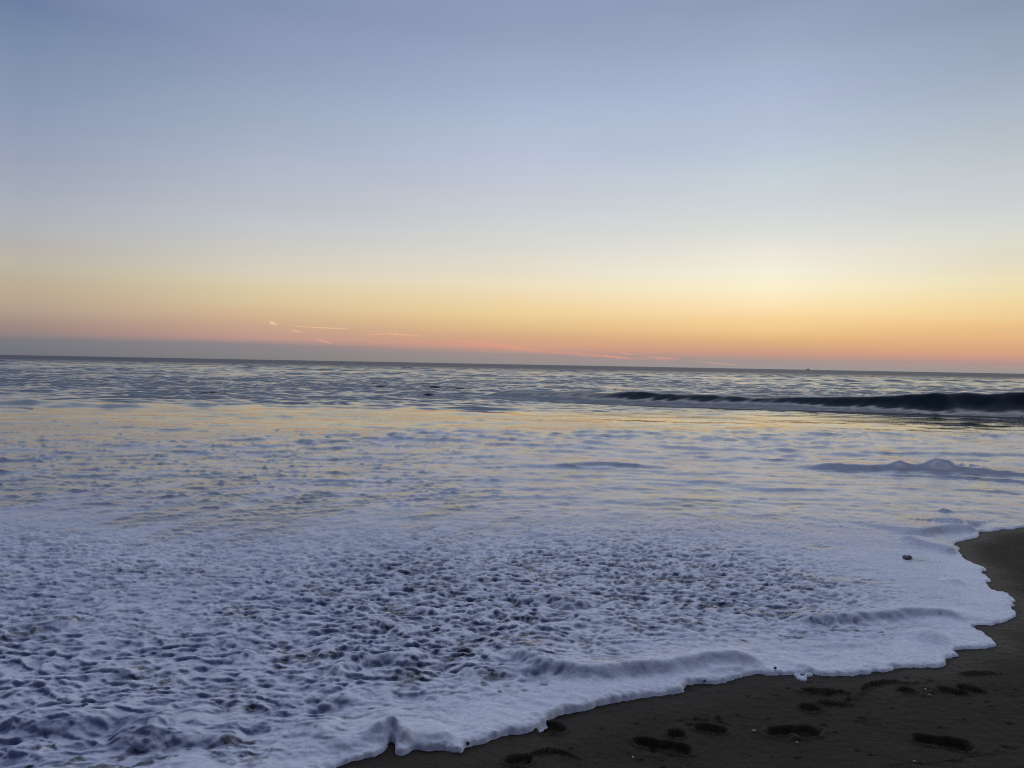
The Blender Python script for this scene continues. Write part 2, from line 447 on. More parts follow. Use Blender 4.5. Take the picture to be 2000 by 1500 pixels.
# sparse little flicked-up crests
r_ = perlin((Xn - .25 * Yn) / .30, Yn / .085, 76)
Zn += 0.040 * np.maximum(r_ - 0.42, 0) * sstep(6.5, 9, Yn) * (1 - sstep(22, 26, Yn)) * (0.6 + 0.8 * sstep(2, -4, Xn))

ca_, sa_ = math.cos(math.radians(27)), math.sin(math.radians(27))
for kx_, lx_, ly_, a_ in ((160, .42, .085, .040), (161, .8, .12, .035), (162, .2, .06, .022)):
    r3 = perlin((Xn * ca_ + Yn * sa_) / lx_, (-Xn * sa_ + Yn * ca_) / ly_, kx_)
    Zn += a_ * np.maximum(r3 - 0.40, 0) * sstep(6.6, 8.5, Yn) * (1 - sstep(15, 20, Yn)) * sstep(1.8, -2.0, Xn)
# right-hand bore ----------------------------------------------------------
Zn += 1.35 * ridge(Xn, Yn, [(1560,914),(1640,914),(1700,916),(1755,918),(1830,919),(1900,924),(2000,932),(2250,952)], .1, .16, .55, .05, 80,
            heights=[.0, .045, .05, .06, .07, .075, .05, .05, .06, .06], taper=0.05)
Zn += ridge(Xn, Yn, [(1700,926),(1780,929),(1850,933),(1920,938),(2000,944),(2200,962)], .035, .07, .35, .04, 81, taper=.15)
Zn += ridge(Xn, Yn, [(1850,958),(1960,963),(2100,972)], .010, .04, .3, .03, 82)
Zn += ridge(Xn, Yn, [(1400,900),(1480,896),(1560,902),(1620,909)], .030, .12, .45, .05, 83)
Zn += ridge(Xn, Yn, [(1080,912),(1140,907),(1220,910),(1300,917)], .030, .13, .5, .05, 84)
for px, py, a, rx, ry in [(1830,916,.105,.20,.17),(1757,916,.065,.13,.13),(1880,918,.04,.35,.14)]:
    c = P(px, py)
    Zn += a * np.exp(-np.abs((Xn - c[0]) / rx) ** 2.0 - ((Yn - c[1]) / ry) ** 2)
bpx = [(1560,914),(1640,914),(1700,916),(1755,918),(1830,919),(1900,924),(2000,932),(2250,952)]
bfield = np.clip(ridge(Xn, Yn + .13, bpx, 1.0, .12, .11, .05, 80, heights=[0, .8, .9, 1, 1, 1, .8, .9, 1], taper=.05) + .8 * ridge(Xn, Yn + .05, [(1700,926),(1780,929),(1850,933),(1920,938),(2000,944),(2200,962)], 1.0, .05, .05, .04, 81, taper=.15)
                 + .6 * ridge(Xn, Yn + .08, [(1080,912),(1140,907),(1220,910),(1300,917)], 1.0, .08, .08, .05, 84), 0, 1)
c = P(1890, 917)
Zn += 0.035 * fbm(Xn / .12, Yn / .10, 85, 3) * np.exp(-((Xn - c[0]) / .5) ** 2 - ((Yn - c[1]) / .22) ** 2)

# swash: everything inside ~12 m -------------------------------------------
sw = Yn[:, 0] < 24
Xs, Ys = Xn[sw], Yn[sw]
wobx = 0.010 * perlin(Xs / .045, Ys / .045, 90) + 0.022 * perlin(Xs / .17, Ys / .17, 91)
SD, PAR = shore_sd(Xs, Ys)
scal = np.abs(perlin(Xs / .06, Ys / .06, 92))
SDn = SD + wobx * np.exp(-np.abs(SD) / .12) + 0.006 * scal * np.exp(-np.abs(SD) / .06)
SDn[np.abs(SD) > 1.0] = SD[np.abs(SD) > 1.0]

# egg-crate relief of the dense foam
wx = Xs + 0.06 * perlin(Xs / .30, Ys / .30, 93) + .02 * perlin(Xs / .08, Ys / .08, 193); wy = Ys + 0.06 * perlin(Xs / .30 + 40, Ys / .26, 94) + .015 * perlin(Xs / .08, Ys / .07, 194)
sc_near = 0.105 + 0.012 * sstep(5, 3, Ys)
f1, f2 = worley(wx / .104, wy / .070, 95)
f3, f4 = worley(wx / .070, wy / .050, 195)
kk = np.clip(sstep(4.6, 3.6, Ys) + .7 * sstep(.2, -1.2, Xs), 0, 1)
pits = np.clip(f1, 0, .9) * kk + np.clip(f3, 0, .9) * (1 - kk) * .9
g1, g2 = worley(wx / .060, wy / .050, 97)
bill = 0.50 * perlin(wx / .100, wy / .058, 96) + 0.30 * perlin(wx / .050, wy / .032, 98) + 0.15 * perlin(Xs / .028, Ys / .022, 198) + .35 * perlin(Xs / .24, Ys / .13, 199)
big = perlin(Xs / .42, Ys / .30, 99)
egg = 0.82 * (pits - .45) + 0.34 * (g1 - .4) + 1.0 * bill
# where the relief is strong
def blob(px, py, rx, ry):
    c = P(px, py); return np.exp(-((Xs - c[0]) / rx) ** 2 - ((Ys - c[1]) / ry) ** 2)
patch = 0.5 + 0.5 * perlin(Xs / .9, Ys / 1.1, 100)
strong = blob(1250, 1110, 1.3, 1.5) + 0.9 * blob(950, 1180, .9, 1.3) + 0.55 * blob(1500, 1140, .7, .8)
left = sstep(0.1, -0.9, Xs) * (1 - sstep(5.9, 7.9, Ys))
amp = np.clip(0.26 + 0.9 * np.clip(strong, 0, 1) + 0.54 * left, 0, 1.15) * (0.75 + 0.5 * patch)
fadefar = 1 - sstep(6.5, 8.8, Ys - 0.25 * Xs * (Xs > 0))
amp = amp * (0.10 + 0.90 * fadefar)
amp *= 0.30 + 0.70 * sstep(0.08, 0.65, SDn)
amp *= 1 - 0.65 * blob(1900, 1130, .9, 1.2)
relief = (0.0265 - 0.0055 * (1 - kk)) * amp * egg + 0.014 * amp * big * left
# soft long swells low left
relief += sstep(4.4, 3.3, Ys) * sstep(0.0, -0.5, Xs) * 0.022 * perlin(Xs / .33 + 5, Ys / .2, 101)
relief += 0.006 * perlin(Xs / .5, Ys / .5, 102) * sstep(0.1, 0.5, SDn)

# edge thickness of the foam sheet along the front
th = np.interp(PAR, [0, .2, 1], [.02, .02, .02])
cpx = P(1250, 1345); c2 = P(820, 1440)
bank = np.exp(-((Xs - P(1150, 1380)[0]) / .9) ** 2)
th = 0.008 + 0.014 * bank * (Ys < 5) + 0.006 * sstep(5.0, 3.6, Ys) + 0.006 * perlin(Xs / .2, Ys / .2, 103)
th = th * (1 + 0.16 * perlin(Xs / .09, Ys / .07, 104))
prof = np.sqrt(np.clip(1 - (1 - np.clip(SDn / 0.032, 0, 1)) ** 2, 0, 1))
swell_edge = 0.75 + 0.25 * np.exp(-SDn / .35)
base = th * prof * swell_edge
base = np.where(SDn < 0, -0.02 + 0.02 * np.exp(SDn / .01) - 0.004, base)
Zsw = base + relief * sstep(0.0, 0.05, SDn)
# crinkles: little radial puffs on the rim
rim = np.exp(-((SDn - .03) / .04) ** 2) * (SDn > 0)
Zsw += rim * (0.005 * fbm(Xs / .04, Ys / .03, 105, 2) + 0.004 * scal)

RIDGES = [
    ([(600,1291),(654,1288),(708,1292),(745,1290),(780,1295),(830,1306)], .020, .05, .22),
    ([(975,1306),(1010,1296),(1036,1299),(1060,1313),(1104,1322),(1176,1325),(1248,1319),(1300,1315),(1350,1306),(1390,1300),(1430,1297),(1470,1298),(1510,1306)], .038, .055, .15),
    ([(890,1318),(960,1321),(1035,1318),(1062,1314)], .016, .05, .12),
    ([(1540,1216),(1600,1215),(1638,1214),(1696,1210),(1740,1206),(1768,1202),(1822,1201),(1862,1207),(1894,1219)], .030, .05, .13),
    ([(1790,1046),(1815,1040),(1840,1036),(1883,1035),(1912,1036)], .035, .10, .35),
    ([(1765,1052),(1785,1060),(1800,1066),(1840,1075),(1870,1083)], .030, .09, .25),
    ([(1860,1030),(1880,1024),(1912,1028)], .03, .10, .3),
    ([(1380,1318),(1420,1315),(1455,1310)], .010, .03, .06),
    ([(0,1420),(100,1432),(200,1418),(300,1428),(330,1440)], .025, .07, .16),
    ([(200,1460),(300,1448),(400,1452),(480,1445)], .022, .06, .15),
    ([(1000,1180),(1060,1172),(1110,1180),(1150,1190)], .022, .07, .2),
    ([(640,1475),(700,1452),(745,1440),(790,1445),(830,1452),(900,1455)], .016, .05, .10),
    ([(748,1462),(752,1446),(764,1438),(776,1444),(784,1462)], .028, .016, .03),
    ([(1560,1268),(1640,1262),(1720,1262)], .006, .03, .10),
    ([(60,1240),(110,1228),(150,1224)], .02, .05, .15),
]
rfield = np.zeros_like(Xs)
for pts, a, wf, wb in RIDGES:
    rfield = np.maximum(rfield, (a / .035) * ridge(Xs, Ys - wf * .6, pts, 1.0, wf, .5 * wf, 0.018, 110, taper=.12) if False else (a / .035) * ridge(Xs, Ys + wf * .75, pts, 1.0, wf * .8, wf * .6, 0.018, 110, taper=.12))
    Zsw += ridge(Xs, Ys, pts, a * 1.45, wf * .9, wb, 0.018, 110, taper=.12) * sstep(0, .06, SDn)
for px, py, a, rr in [(1818,1247,.040,.10),(1863,1139,.030,.07),(1846,1000,.03,.06),(668,1312,.03,.05),(1235,1385,.014,.03),(745,1440,.03,.06),(785,1455,.02,.05),
                      (1565,1304,.012,.05),(1745,1300,.014,.03),(1475,1303,.010,.05),(470,1285,.02,.07),(620,1425,.03,.09)]:
    c = P(px, py)
    Zsw += a * np.exp(-(((Xs - c[0]) ** 2 + (Ys - c[1]) ** 2) / rr ** 2) ** 1.2) * (SDn > -.01)
wmix = 1 - sstep(8.5, 12, Ys)                        # the thin sheet lies a little above the deeper sea level behind it
Zn[sw] = np.where(SDn > 0, Zn[sw] * (1 - 0.0 * wmix) + Zsw, base)

# foam coverage -------------------------------------------------------------
yshift = np.zeros_like(X); yn_ = yshift[near]; yn_[sw] = -0.95 * (relief * sstep(0.02, 0.2, SDn)); yshift[near] = yn_
foam = np.zeros_like(X); film = np.ones_like(X); hollow = np.zeros_like(X); shallow = np.zeros_like(X)
xr = Xn * math.cos(.28) - Yn * math.sin(.28); yr = Xn * math.sin(.28) + Yn * math.cos(.28)
streak = fbm(xr / .55, yr / 2.6, 120, 4, .6) + 0.35 * fbm(Xn / .8, Yn / .25, 125, 2)
streak2 = fbm(Xn / 1.9, Yn / .8, 130, 4, .6)
cov_far = 1 - sstep(-2.0, 1.6, Yn - yb + 1.6 * streak2)
open_left = sstep(1.5, -4.5, Xn + 0.10 * (Yn - 9)) * sstep(5.4, 8.2, Yn) * (0.62 + 0.38 * sstep(15, 18, Yn))
open_mid = 0.38 * sstep(7.0, 8.6, Yn) * (1 - sstep(13.5, 16.5, Yn)) * (1 - 0.75 * sstep(1.5, 5.5, Xn)) 
thr = 0.62 - 1.02 * open_left - 0.55 * open_mid
fm = sstep(-0.30, 0.42, streak * 0.85 + thr + 0.15)
f_n = cov_far * (0.05 + 0.95 * fm)
f_n = np.where(Yn > 24, 0, f_n)
f_n = np.maximum(f_n * 0.94, (0.38 + .16 * perlin(Xn / 1.5, Yn / .8, 79)) * sstep(6, 8, Yn) * (1 - 0.55 * sstep(12, 17, Yn)) * (1 - sstep(18, 24, Yn)))
# pale streaks in the breaking wave's face and spent foam
faceS = np.clip(rill * .7 + .1, 0, 1) * sstep(-0.6, -1.5, s) * sstep(-4.5, -2.0, s) * np.clip(A * 1.6, 0, 1)
f_n = np.maximum(f_n, 0.02 * faceS)
rs = fbm(Xn / 1.7, Yn / .5, 135, 4, .6)
f_n = np.maximum(f_n, 0.75 * sstep(.15, .6, rs) * sstep(17, 19, Yn) * (1 - sstep(22.5, 25, Yn)) * sstep(5, 10, Xn))
# near dense foam with torn holes
holesn = 0.50 * patch * np.clip(strong, 0, 1) + 0.18 * left
hh = fbm(Xs / .075, Ys / .05, 140, 3) - 1.1 * (pits - .35)
region = fbm(Xs / .5, Ys / .35, 145, 2)
hole = sstep(0.75, 1.25, hh + 1.1 * np.clip(region, -.5, .8) * (holesn > .05) + 0.9 * holesn - .05)
for px, py, rx, ry in [(1035,1265,.16,.10),(795,1330,.13,.20),(1550,1247,.10,.05),(1345,1222,.11,.05),(1300,1135,.35,.12),(960,1330,.10,.07),(1835,985,.16,.35),(1850,1020,.14,.10),(480,1455,.07,.04),(1795,1095,.12,.10),(1030,1212,.12,.08),(1600,1070,.3,.2)]:
    c = P(px, py)
    q = np.exp(-((Xs - c[0]) / rx) ** 2 - ((Ys - c[1]) / ry) ** 2)
    hole = np.maximum(hole, sstep(0.35, 0.75, q * (0.72 + 0.55 * fbm(Xs / .05, Ys / .03, 150, 3))) )
lace = sstep(-0.08, -0.42, egg + 0.25 * fbm(Xs / .03, Ys / .02, 155, 2)) * np.clip(0.88 * strong + 0.26 * left - .16 + .25 * region, 0, 1)
hole = np.maximum(hole, lace)
hole *= sstep(0.12, 0.3, SDn)
fs = f_n[sw]
nearw = 1 - sstep(5.8, 8.3, Ys + .8 * sstep(1, -4, Xs) + .5 * streak[sw])
fs = fs * (1 - nearw) + np.maximum(fs, (1 - 0.88 * hole)) * nearw * np.where(hole > .02, 1, 1)
fs = np.where(nearw > .02, np.minimum(fs, 1 - 0.88 * hole * nearw), fs)
f_n[sw] = fs
f_n = np.maximum(f_n, .97 * np.exp(-((Yn - 12.7) / .5) ** 2) * sstep(4.8, 6.2, Xn))
f_n *= 1 - .55 * bfield
foam[near] = f_n
fl = np.ones_like(Xn); fl[sw] = sstep(5.5, 9.0, Ys); film[near] = fl
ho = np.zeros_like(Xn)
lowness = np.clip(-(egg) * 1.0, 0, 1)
gy = np.gradient(egg, axis=0) / np.gradient(Ys, axis=0)      # slope of the flanks facing the beach, which get painted shade
ho_s = np.clip(1.0 * lowness * amp + 0.030 * amp * np.clip(gy, 0, 40), 0, .95) * (0.3 + 0.7 * fadefar)  # shade of troughs and beach-facing flanks painted into the foam colour
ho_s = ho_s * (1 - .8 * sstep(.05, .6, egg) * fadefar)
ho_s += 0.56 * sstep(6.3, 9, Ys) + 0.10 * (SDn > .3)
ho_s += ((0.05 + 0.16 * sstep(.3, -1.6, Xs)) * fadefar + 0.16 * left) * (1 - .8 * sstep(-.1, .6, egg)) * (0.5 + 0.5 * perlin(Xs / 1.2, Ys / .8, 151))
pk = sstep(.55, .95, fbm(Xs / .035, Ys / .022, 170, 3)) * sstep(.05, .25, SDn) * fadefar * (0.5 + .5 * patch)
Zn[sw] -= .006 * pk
ho_s = np.maximum(ho_s, .6 * pk) + .38 * np.clip(rfield, 0, 1)  # ridge fronts: their shade is painted into the foam colour
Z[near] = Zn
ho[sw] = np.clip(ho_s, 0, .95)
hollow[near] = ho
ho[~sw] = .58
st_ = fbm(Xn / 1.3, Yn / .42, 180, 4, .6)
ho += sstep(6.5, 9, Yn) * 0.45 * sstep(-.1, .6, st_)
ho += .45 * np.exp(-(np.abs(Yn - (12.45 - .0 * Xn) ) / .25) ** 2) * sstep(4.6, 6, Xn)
hollow[near] = np.clip(ho + .7 * bfield, 0, .97)  # bore front darkened too, its shade painted into the foam colour
sh = np.zeros_like(Xn); sh[sw] = 1 - sstep(5.5, 9.5, Ys); shallow[near] = sh
Z[near] = Zn
far = sstep(70, 380, Y)
chop = 0.08 + 0.20 * sstep(22, 60, Y) + 0.12 * perlin(X / 4, Y / 3, 152)
chop[near] *= 0.35 + 0.65 * calm
chop = np.clip(chop, 0, 1) * (1 - 0.6 * far)
Y_true = Y.copy(); Y = Y + yshift

sd_full = np.ones_like(X) * 5
tmp = np.ones_like(Xn) * 5; tmp[sw] = SDn
sd_full[near] = tmp
# only the part of the sea this side of the coast exists
if True:
    m2 = (~near)
    Xi, Yi = X[m2], Y[m2]
    ok = inside(Xi, Yi, water_poly)
    q = sd_full[m2]; q[~ok] = -5; sd_full[m2] = q
    sub = near & (V >= 24)
    ok = inside(X[sub], Y[sub], water_poly); q = sd_full[sub]; q[~ok] = -5; sd_full[sub] = q
fsd = np.maximum.reduce([sd_full[:-1, :-1], sd_full[1:, :-1], sd_full[:-1, 1:], sd_full[1:, 1:]])
keep = fsd > -0.012
Yc = 0.25 * (Y[:-1, :-1] + Y[1:, :-1] + Y[:-1, 1:] + Y[1:, 1:]); Xc = 0.25 * (X[:-1, :-1] + X[1:, :-1] + X[:-1, 1:] + X[1:, 1:])
def cellwise(a, fill=0.0):
    o = np.full(X.shape, fill); o[near] = a
    return o[:-1, :-1]
is_wave = (cellwise(s, -99) > -2.2) & (cellwise(s, 99) < 1.6) & (cellwise(A) > 0.13)
bc1 = PL([(1590,914),(1755,918),(1900,924),(2000,932),(2250,952)])
bd, bs, bp = seg_dist(Xn, Yn, bc1)
is_bore = (cellwise(bd, 9) < 0.42)
is_foam = (Yc < cellwise(yb, 0) - 0.3) & ~is_bore
attrs = dict(foam=foam, film=film, hollow=hollow, shallow=shallow, far=far, chop=chop)
tag(grid_object('sea', X, Y, Z, keep & ~is_wave & ~is_bore & ~is_foam, M_SEA, attrs), kind='structure')
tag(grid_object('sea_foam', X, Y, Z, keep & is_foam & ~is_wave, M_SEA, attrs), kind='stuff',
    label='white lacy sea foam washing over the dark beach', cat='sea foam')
tag(grid_object('breaking_wave', X, Y, Z, keep & is_wave, M_SEA, attrs),
    'long dark green wave rising to break at the right, behind the golden water', 'wave')
tag(grid_object('small_wave', X, Y, Z, keep & is_bore & ~is_wave, M_SEA, attrs),
    'low foamy wave with two rounded humps near the right edge above the sand', 'wave')

# ------------------------------------------------------------------ sand
dense = np.linspace(-0.30, 0.74, 980)
sideL = -0.30 - (np.linspace(0, 1, 20)[1:]) ** 1.8 * 3.0
sideR = 0.74 + (np.linspace(0, 1, 20)[1:]) ** 1.8 * 6
U2 = np.concatenate([sideL[::-1], dense, sideR])
ys = [-40, -8, -1, .5, 1.0, 1.6, 2.1, 2.4, 2.6, 2.75]
while ys[-1] < 8.6: ys.append(ys[-1] + max(ys[-1] ** 2 / 1650, 0.0036))
while ys[-1] < 60: ys.append(ys[-1] * 1.12)
V2 = np.array(ys)
SX = np.maximum(np.abs(V2), 0.6)[:, None] * U2[None, :]; SY = np.repeat(V2[:, None], len(U2), 1)
sdv, _ = shore_sd(SX, SY)
SZ = 0.0022 * fbm(SX / .05, SY / .04, 200, 4, .6) + 0.006 * perlin(SX / .45, SY / .4, 203) * sstep(0, -.3, sdv)
SZ += 0.0012 * perlin(SX / .09, SY / .03, 204)
SZ = SZ - 0.03 * sstep(0.03, .5, sdv) - 0.05 * sstep(.5, 8, sdv) - 0.004
dark = np.zeros_like(SX)
wet = 0.25 + 0.75 * sstep(-0.35, 0, sdv)
dark += 0.55 * sstep(-0.05, 0.0, sdv + 0.02 * perlin(SX / .08, SY / .05, 205))  # contact shadow and wet sand painted dark along the foam edge
# footprints: (end a, end b, width, depth, kind)
FP = [
 ('foot', (1781,1440),(1903,1460), .115, .030, 'large deep footprint at the lower right, nearest the right edge'),
 ('crescent', (1496,1431),(1603,1426), .115, .026, 'footprint with a crescent hollow around a mound of sand'),
 ('scuff', (1357,1419),(1420,1427), .085, .022, 'ragged footprint left of the crescent shaped footprint'),
 ('blob', (1304,1427),(1337,1438), .080, .024, 'small toe hollow touching the top of the long lower footprint'),
 ('foot', (1238,1446),(1351,1466), .105, .028, 'long deep footprint below the foam bank at lower centre'),
 ('thin', (1829,1344),(1893,1354), .070, .022, 'curved footprint hollow left of a short straight one'),
 ('thin', (1872,1340),(1924,1349), .080, .024, 'short straight footprint hollow near the right edge'),
 ('thin', (1563,1349),(1653,1351), .060, .018, 'narrow dark footprint just below the little foam scrap'),
 ('blob', (1563,1382),(1602,1382), .085, .020, 'small oval heel print under the narrow footprints'),
 ('thin', (1597,1371),(1660,1375), .045, .014, 'thin sliver of a footprint beside the oval heel print'),
 ('arc', (1677,1346),(1757,1328), .070, .014, 'shallow curved footprint between the foam edge and the paired hollows'),
 ('blob', (1757,1347),(1785,1347), .080, .015, 'blurred shallow dent right of the shallow curved footprint'),
 ('thin', (1880,1315),(1953,1314), .040, .012, 'faint thin footprint highest up near the right edge'),
 ('blob', (1048,1420),(1105,1422), .110, .022, 'rounded footprint half washed by the foam edge'),
 ('arc', (1032,1471),(1117,1470), .060, .015, 'shallow arched footprint below the half washed one'),
 ('blob', (986,1487),(1040,1484), .090, .022, 'small rounded footprint at the bottom edge of the beach'),
]
own = np.full(SX.shape, -1)
for k, (kind, a, b, w, dep, lab) in enumerate(FP):
    pa, pb = P(*a), P(*b)
    c = (pa + pb) / 2; d = pb - pa; L = np.hypot(*d); d /= L
    lx = (SX - c[0]) * d[0] + (SY - c[1]) * d[1]; ly = -(SX - c[0]) * d[1] + (SY - c[1]) * d[0]
    m = (np.abs(lx) < L) & (np.abs(ly) < w * 1.6)
    if not m.any(): continue
    u = lx[m] / (L / 2); v = ly[m] / (w / 2)
    nz = 0.17 * perlin(SX[m] / .06, SY[m] / .05, 210 + k) + 0.03 * perlin(SX[m] / .02, SY[m] / .02, 240 + k)
    if kind == 'foot':
        waist = 1 - 0.26 * np.exp(-((u + .15) / .28) ** 2) + .05 * u
        q = np.sqrt(np.abs(u) ** 2.6 + np.abs(v / waist) ** 2.2)
    elif kind == 'crescent':
        q = np.sqrt(np.abs(u) ** 2.3 + np.abs(v) ** 2.1)
    elif kind == 'thin':
        q = np.sqrt(np.abs(u) ** 2 + np.abs((v - .1) / (1.0 - .35 * u)) ** 2)
    elif kind == 'arc':
        q = np.sqrt(np.abs(u) ** 2 + np.abs((v - .55 + 1.1 * u * u) / .62) ** 2)
    else:
        q = np.sqrt(np.abs(u) ** 2.1 + np.abs(v) ** 2.0)
    q = q + nz
    pit = sstep(1.04, 0.80, q)
    floor = 0.86 + 0.22 * perlin(SX[m] / .04, SY[m] / .03, 260 + k)
    dz = -1.1 * dep * pit * floor
    if kind == 'foot': dz += dep * .35 * pit * np.exp(-((u + .25) / .35) ** 2 - ((v + .1) / .5) ** 2)
    if kind == 'crescent': dz += dep * 1.15 * sstep(1.0, .35, np.sqrt(((u + .12) / .42) ** 2 + ((v + .55) / .72) ** 2) + nz)
    dz += 0.0080 * np.exp(-((q - 1.18) / .13) ** 2) * (1 + 2 * nz)
    SZ[m] += dz
    dark[m] = np.maximum(dark[m], 0.32 * pit * (0.75 + 0.3 * floor) * (1 - (0.9 * np.exp(-((u + .12) / .4) ** 2 - ((v + .6) / .65) ** 2) if kind == 'crescent' else 0)))  # shade inside the prints painted into the sand colour
    wm = wet[m]; wm = wm * (1 - pit * .9); wet[m] = wm
    om = own[m]; om[q < 1.30] = k; own[m] = om
# small kicked clods, pocks and swash lines
r2 = np.random.RandomState(3)
spots = [(1380 + r2.randn() * 22, 1408 + r2.randn() * 7) for _ in range(26)] + [(1790 + r2.randn() * 30, 1340 + r2.randn() * 9) for _ in range(26)]
spots += [(1665 + r2.randn() * 14, 1362 + r2.randn() * 4) for _ in range(10)] + [(1690 + r2.randn() * 14, 1403 + r2.randn() * 4) for _ in range(7)]
spots += [(r2.uniform(1000, 2000), r2.uniform(1330, 1500)) for _ in range(70)]
for px, py in spots:
    c = P(px, py); rr = 0.004 + 0.007 * r2.rand() ** 2 + (0.003 if r2.rand() < .2 else 0)
    i0, i1 = np.searchsorted(V2, [c[1] - 3 * rr, c[1] + 3 * rr])
    if i1 <= i0: continue
    xx = SX[i0:i1]; yy = SY[i0:i1]
    g = np.exp(-((xx - c[0]) / (rr * (1.1 + r2.rand()))) ** 2 - ((yy - c[1]) / rr) ** 2)
    SZ[i0:i1] += (0.006 if r2.rand() < .45 else -0.006) * g * rr / .008
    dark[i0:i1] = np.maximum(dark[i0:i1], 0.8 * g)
for pts, a in [([(1700,1496),(1779,1489),(1840,1487),(1890,1478),(1940,1468),(2010,1452)], .8), ([(1880,1300),(1930,1290),(1990,1286),(2060,1280)], .35),
               ([(1500,1310),(1530,1326),(1620,1331),(1700,1321)], .3), ([(1935,1342),(1960,1348),(1995,1361)], .6), ([(1755,1316),(1790,1323)], .6),
               ([(1040,1400),(1180,1388),(1300,1366),(1430,1344),(1560,1336)], .18), ([(1640,1368),(1680,1354),(1700,1350)], .5), ([(1230,1420),(1370,1399),(1500,1398)], .25)]:
    rg = ridge(SX, SY, pts, 1.0, .010, .010, 0.015, 220, taper=.2)
    nzz = np.clip(.55 + 1.2 * perlin(SX / .02, SY / .02, 221), 0, 1.3)
    SZ += 0.003 * rg * nzz; dark = np.maximum(dark, a * rg * nzz)
dark = np.clip(dark, 0, .95)
sat = dict(dark=dark, wet=wet)
kf = np.max([sdv[:-1, :-1], sdv[1:, :-1], sdv[:-1, 1:], sdv[1:, 1:]], axis=0) < 9999
fo = own[:-1, :-1]
tag(grid_object('beach_sand', SX, SY, SZ, kf & (fo < 0), M_SAND, sat), kind='structure')
for k, (kind, a, b, w, dep, lab) in enumerate(FP):
    mk = fo == k
    if mk.any():
        tag(grid_object('footprint', SX, SY, SZ, mk, M_SAND, sat), lab, 'footprint', 'footprints in the wet sand')

# seabed / land far beyond the dense sheet so the ground reaches the horizon
bm_pts = np.array([[-60000, -200], [60000, -200], [60000, 60000], [-60000, 60000]])
me = bpy.data.meshes.new('seabed'); me.from_pydata([(x, y, -0.9) for x, y in bm_pts], [], [(0, 1, 2, 3)]); me.materials.append(M_SAND)
o = bpy.data.objects.new('seabed', me); COL.objects.link(o); tag(o, kind='structure')

# ------------------------------------------------------------------ small things
def lump(name, c, r, mat, z=0.0, seed=0, rot=0.0, noise=.18, seg=28, parent=None, sub=(1, 1)):
    """irregular rounded body from a displaced UV ball"""
    rs_ = np.random.RandomState(seed); vs = []; fs_ = []
    n, mrow = seg, seg // 2
    th_ = np.linspace(0, 2 * math.pi, n, endpoint=False); ph = np.linspace(0, math.pi, mrow + 1)
    for i, p_ in enumerate(ph):
        for t_ in th_:
            x, y, zz = math.sin(p_) * math.cos(t_), math.sin(p_) * math.sin(t_), math.cos(p_)
            k = 1 + noise * float(fbm(np.array([x * 1.7 + zz + seed]), np.array([y * 1.7 - zz * .7]), seed, 3)[0])
            X_, Y_, Z_ = x * r[0] * k, y * r[1] * k, zz * r[2] * k
            vs.append((c[0] + X_ * math.cos(rot) - Y_ * math.sin(rot), c[1] + X_ * math.sin(rot) + Y_ * math.cos(rot), z + Z_))
    for i in range(mrow):
        for j in range(n):
            fs_.append((i * n + j, (i + 1) * n + j, (i + 1) * n + (j + 1) % n, i * n + (j + 1) % n))
    me_ = bpy.data.meshes.new(name); me_.from_pydata(vs, [], fs_)
    me_.polygons.foreach_set('use_smooth', [True] * len(fs_)); me_.materials.append(mat); me_.validate(); me_.update()
    ob = bpy.data.objects.new(name, me_); COL.objects.link(ob)
    if parent: ob.parent = parent
    return ob
M_STONE = simple('wet_stone', (0.30, 0.25, 0.25), .35, (0.15, .125, .13), 40, .004)
M_SHELL = simple('shell', (0.62, 0.56, 0.48), .5, (.4, .34, .3), 200)
M_BUB = simple('dark_bubble', (0.09, 0.11, 0.18), .3, (.02, .024, .04), 80, 0, .6)
M_SCRAP = simple('foam_scrap', (0.80, 0.81, 0.84), .5, (.62, .65, .72), 120, .004)

tag(lump('stone', P(1772, 1093), (.036, .030, .020), M_STONE, .020, 5, -.3, .3), 'dark rounded stone poking through the foam near the right shore', 'stone')
for k, (px, py, r_, lab) in enumerate([(1473,1428,.009,'pale shell chip in the sand between the ragged footprint and the crescent one'),
      (1808,1347,.008,'pale shell chip beside the curved footprint hollow'), (1816,1358,.007,'smaller pale shell chip just below another chip'),
      (1786,1488,.006,'tiny pale shell chip on the dark swash line at the bottom'), (1236,1480,.006,'tiny pale shell chip below the long deep footprint'),
      (1557,1451,.006,'tiny pale shell chip below the crescent footprint')]):
    tag(lump('shell_fragment', P(px, py), (r_, r_ * .6, r_ * .35), M_SHELL, .003, 20 + k, k * 1.1, .45, 14), lab, 'shell', 'shell chips on the sand')
for k, (px, py, r_, z_, lab) in enumerate([(984,1429,.007,.008,'dark round bubble on the foam rim at lower centre'), (914,1453,.008,.008,'larger dark bubble at the tip of the foam rim'),
      (1514,1306,.008,.022,'dark bubble on the raised foam bank above the little foam scrap'), (1376,1331,.006,.008,'small dark bubble low on the foam bank'),
      ]):
    tag(lump('foam_bubble', P(px, py, z_), (r_, r_, r_ * .95), M_BUB, z_ + .004, 40 + k, 0, .05, 18), lab, 'bubble', 'dark bubbles along the foam rim')

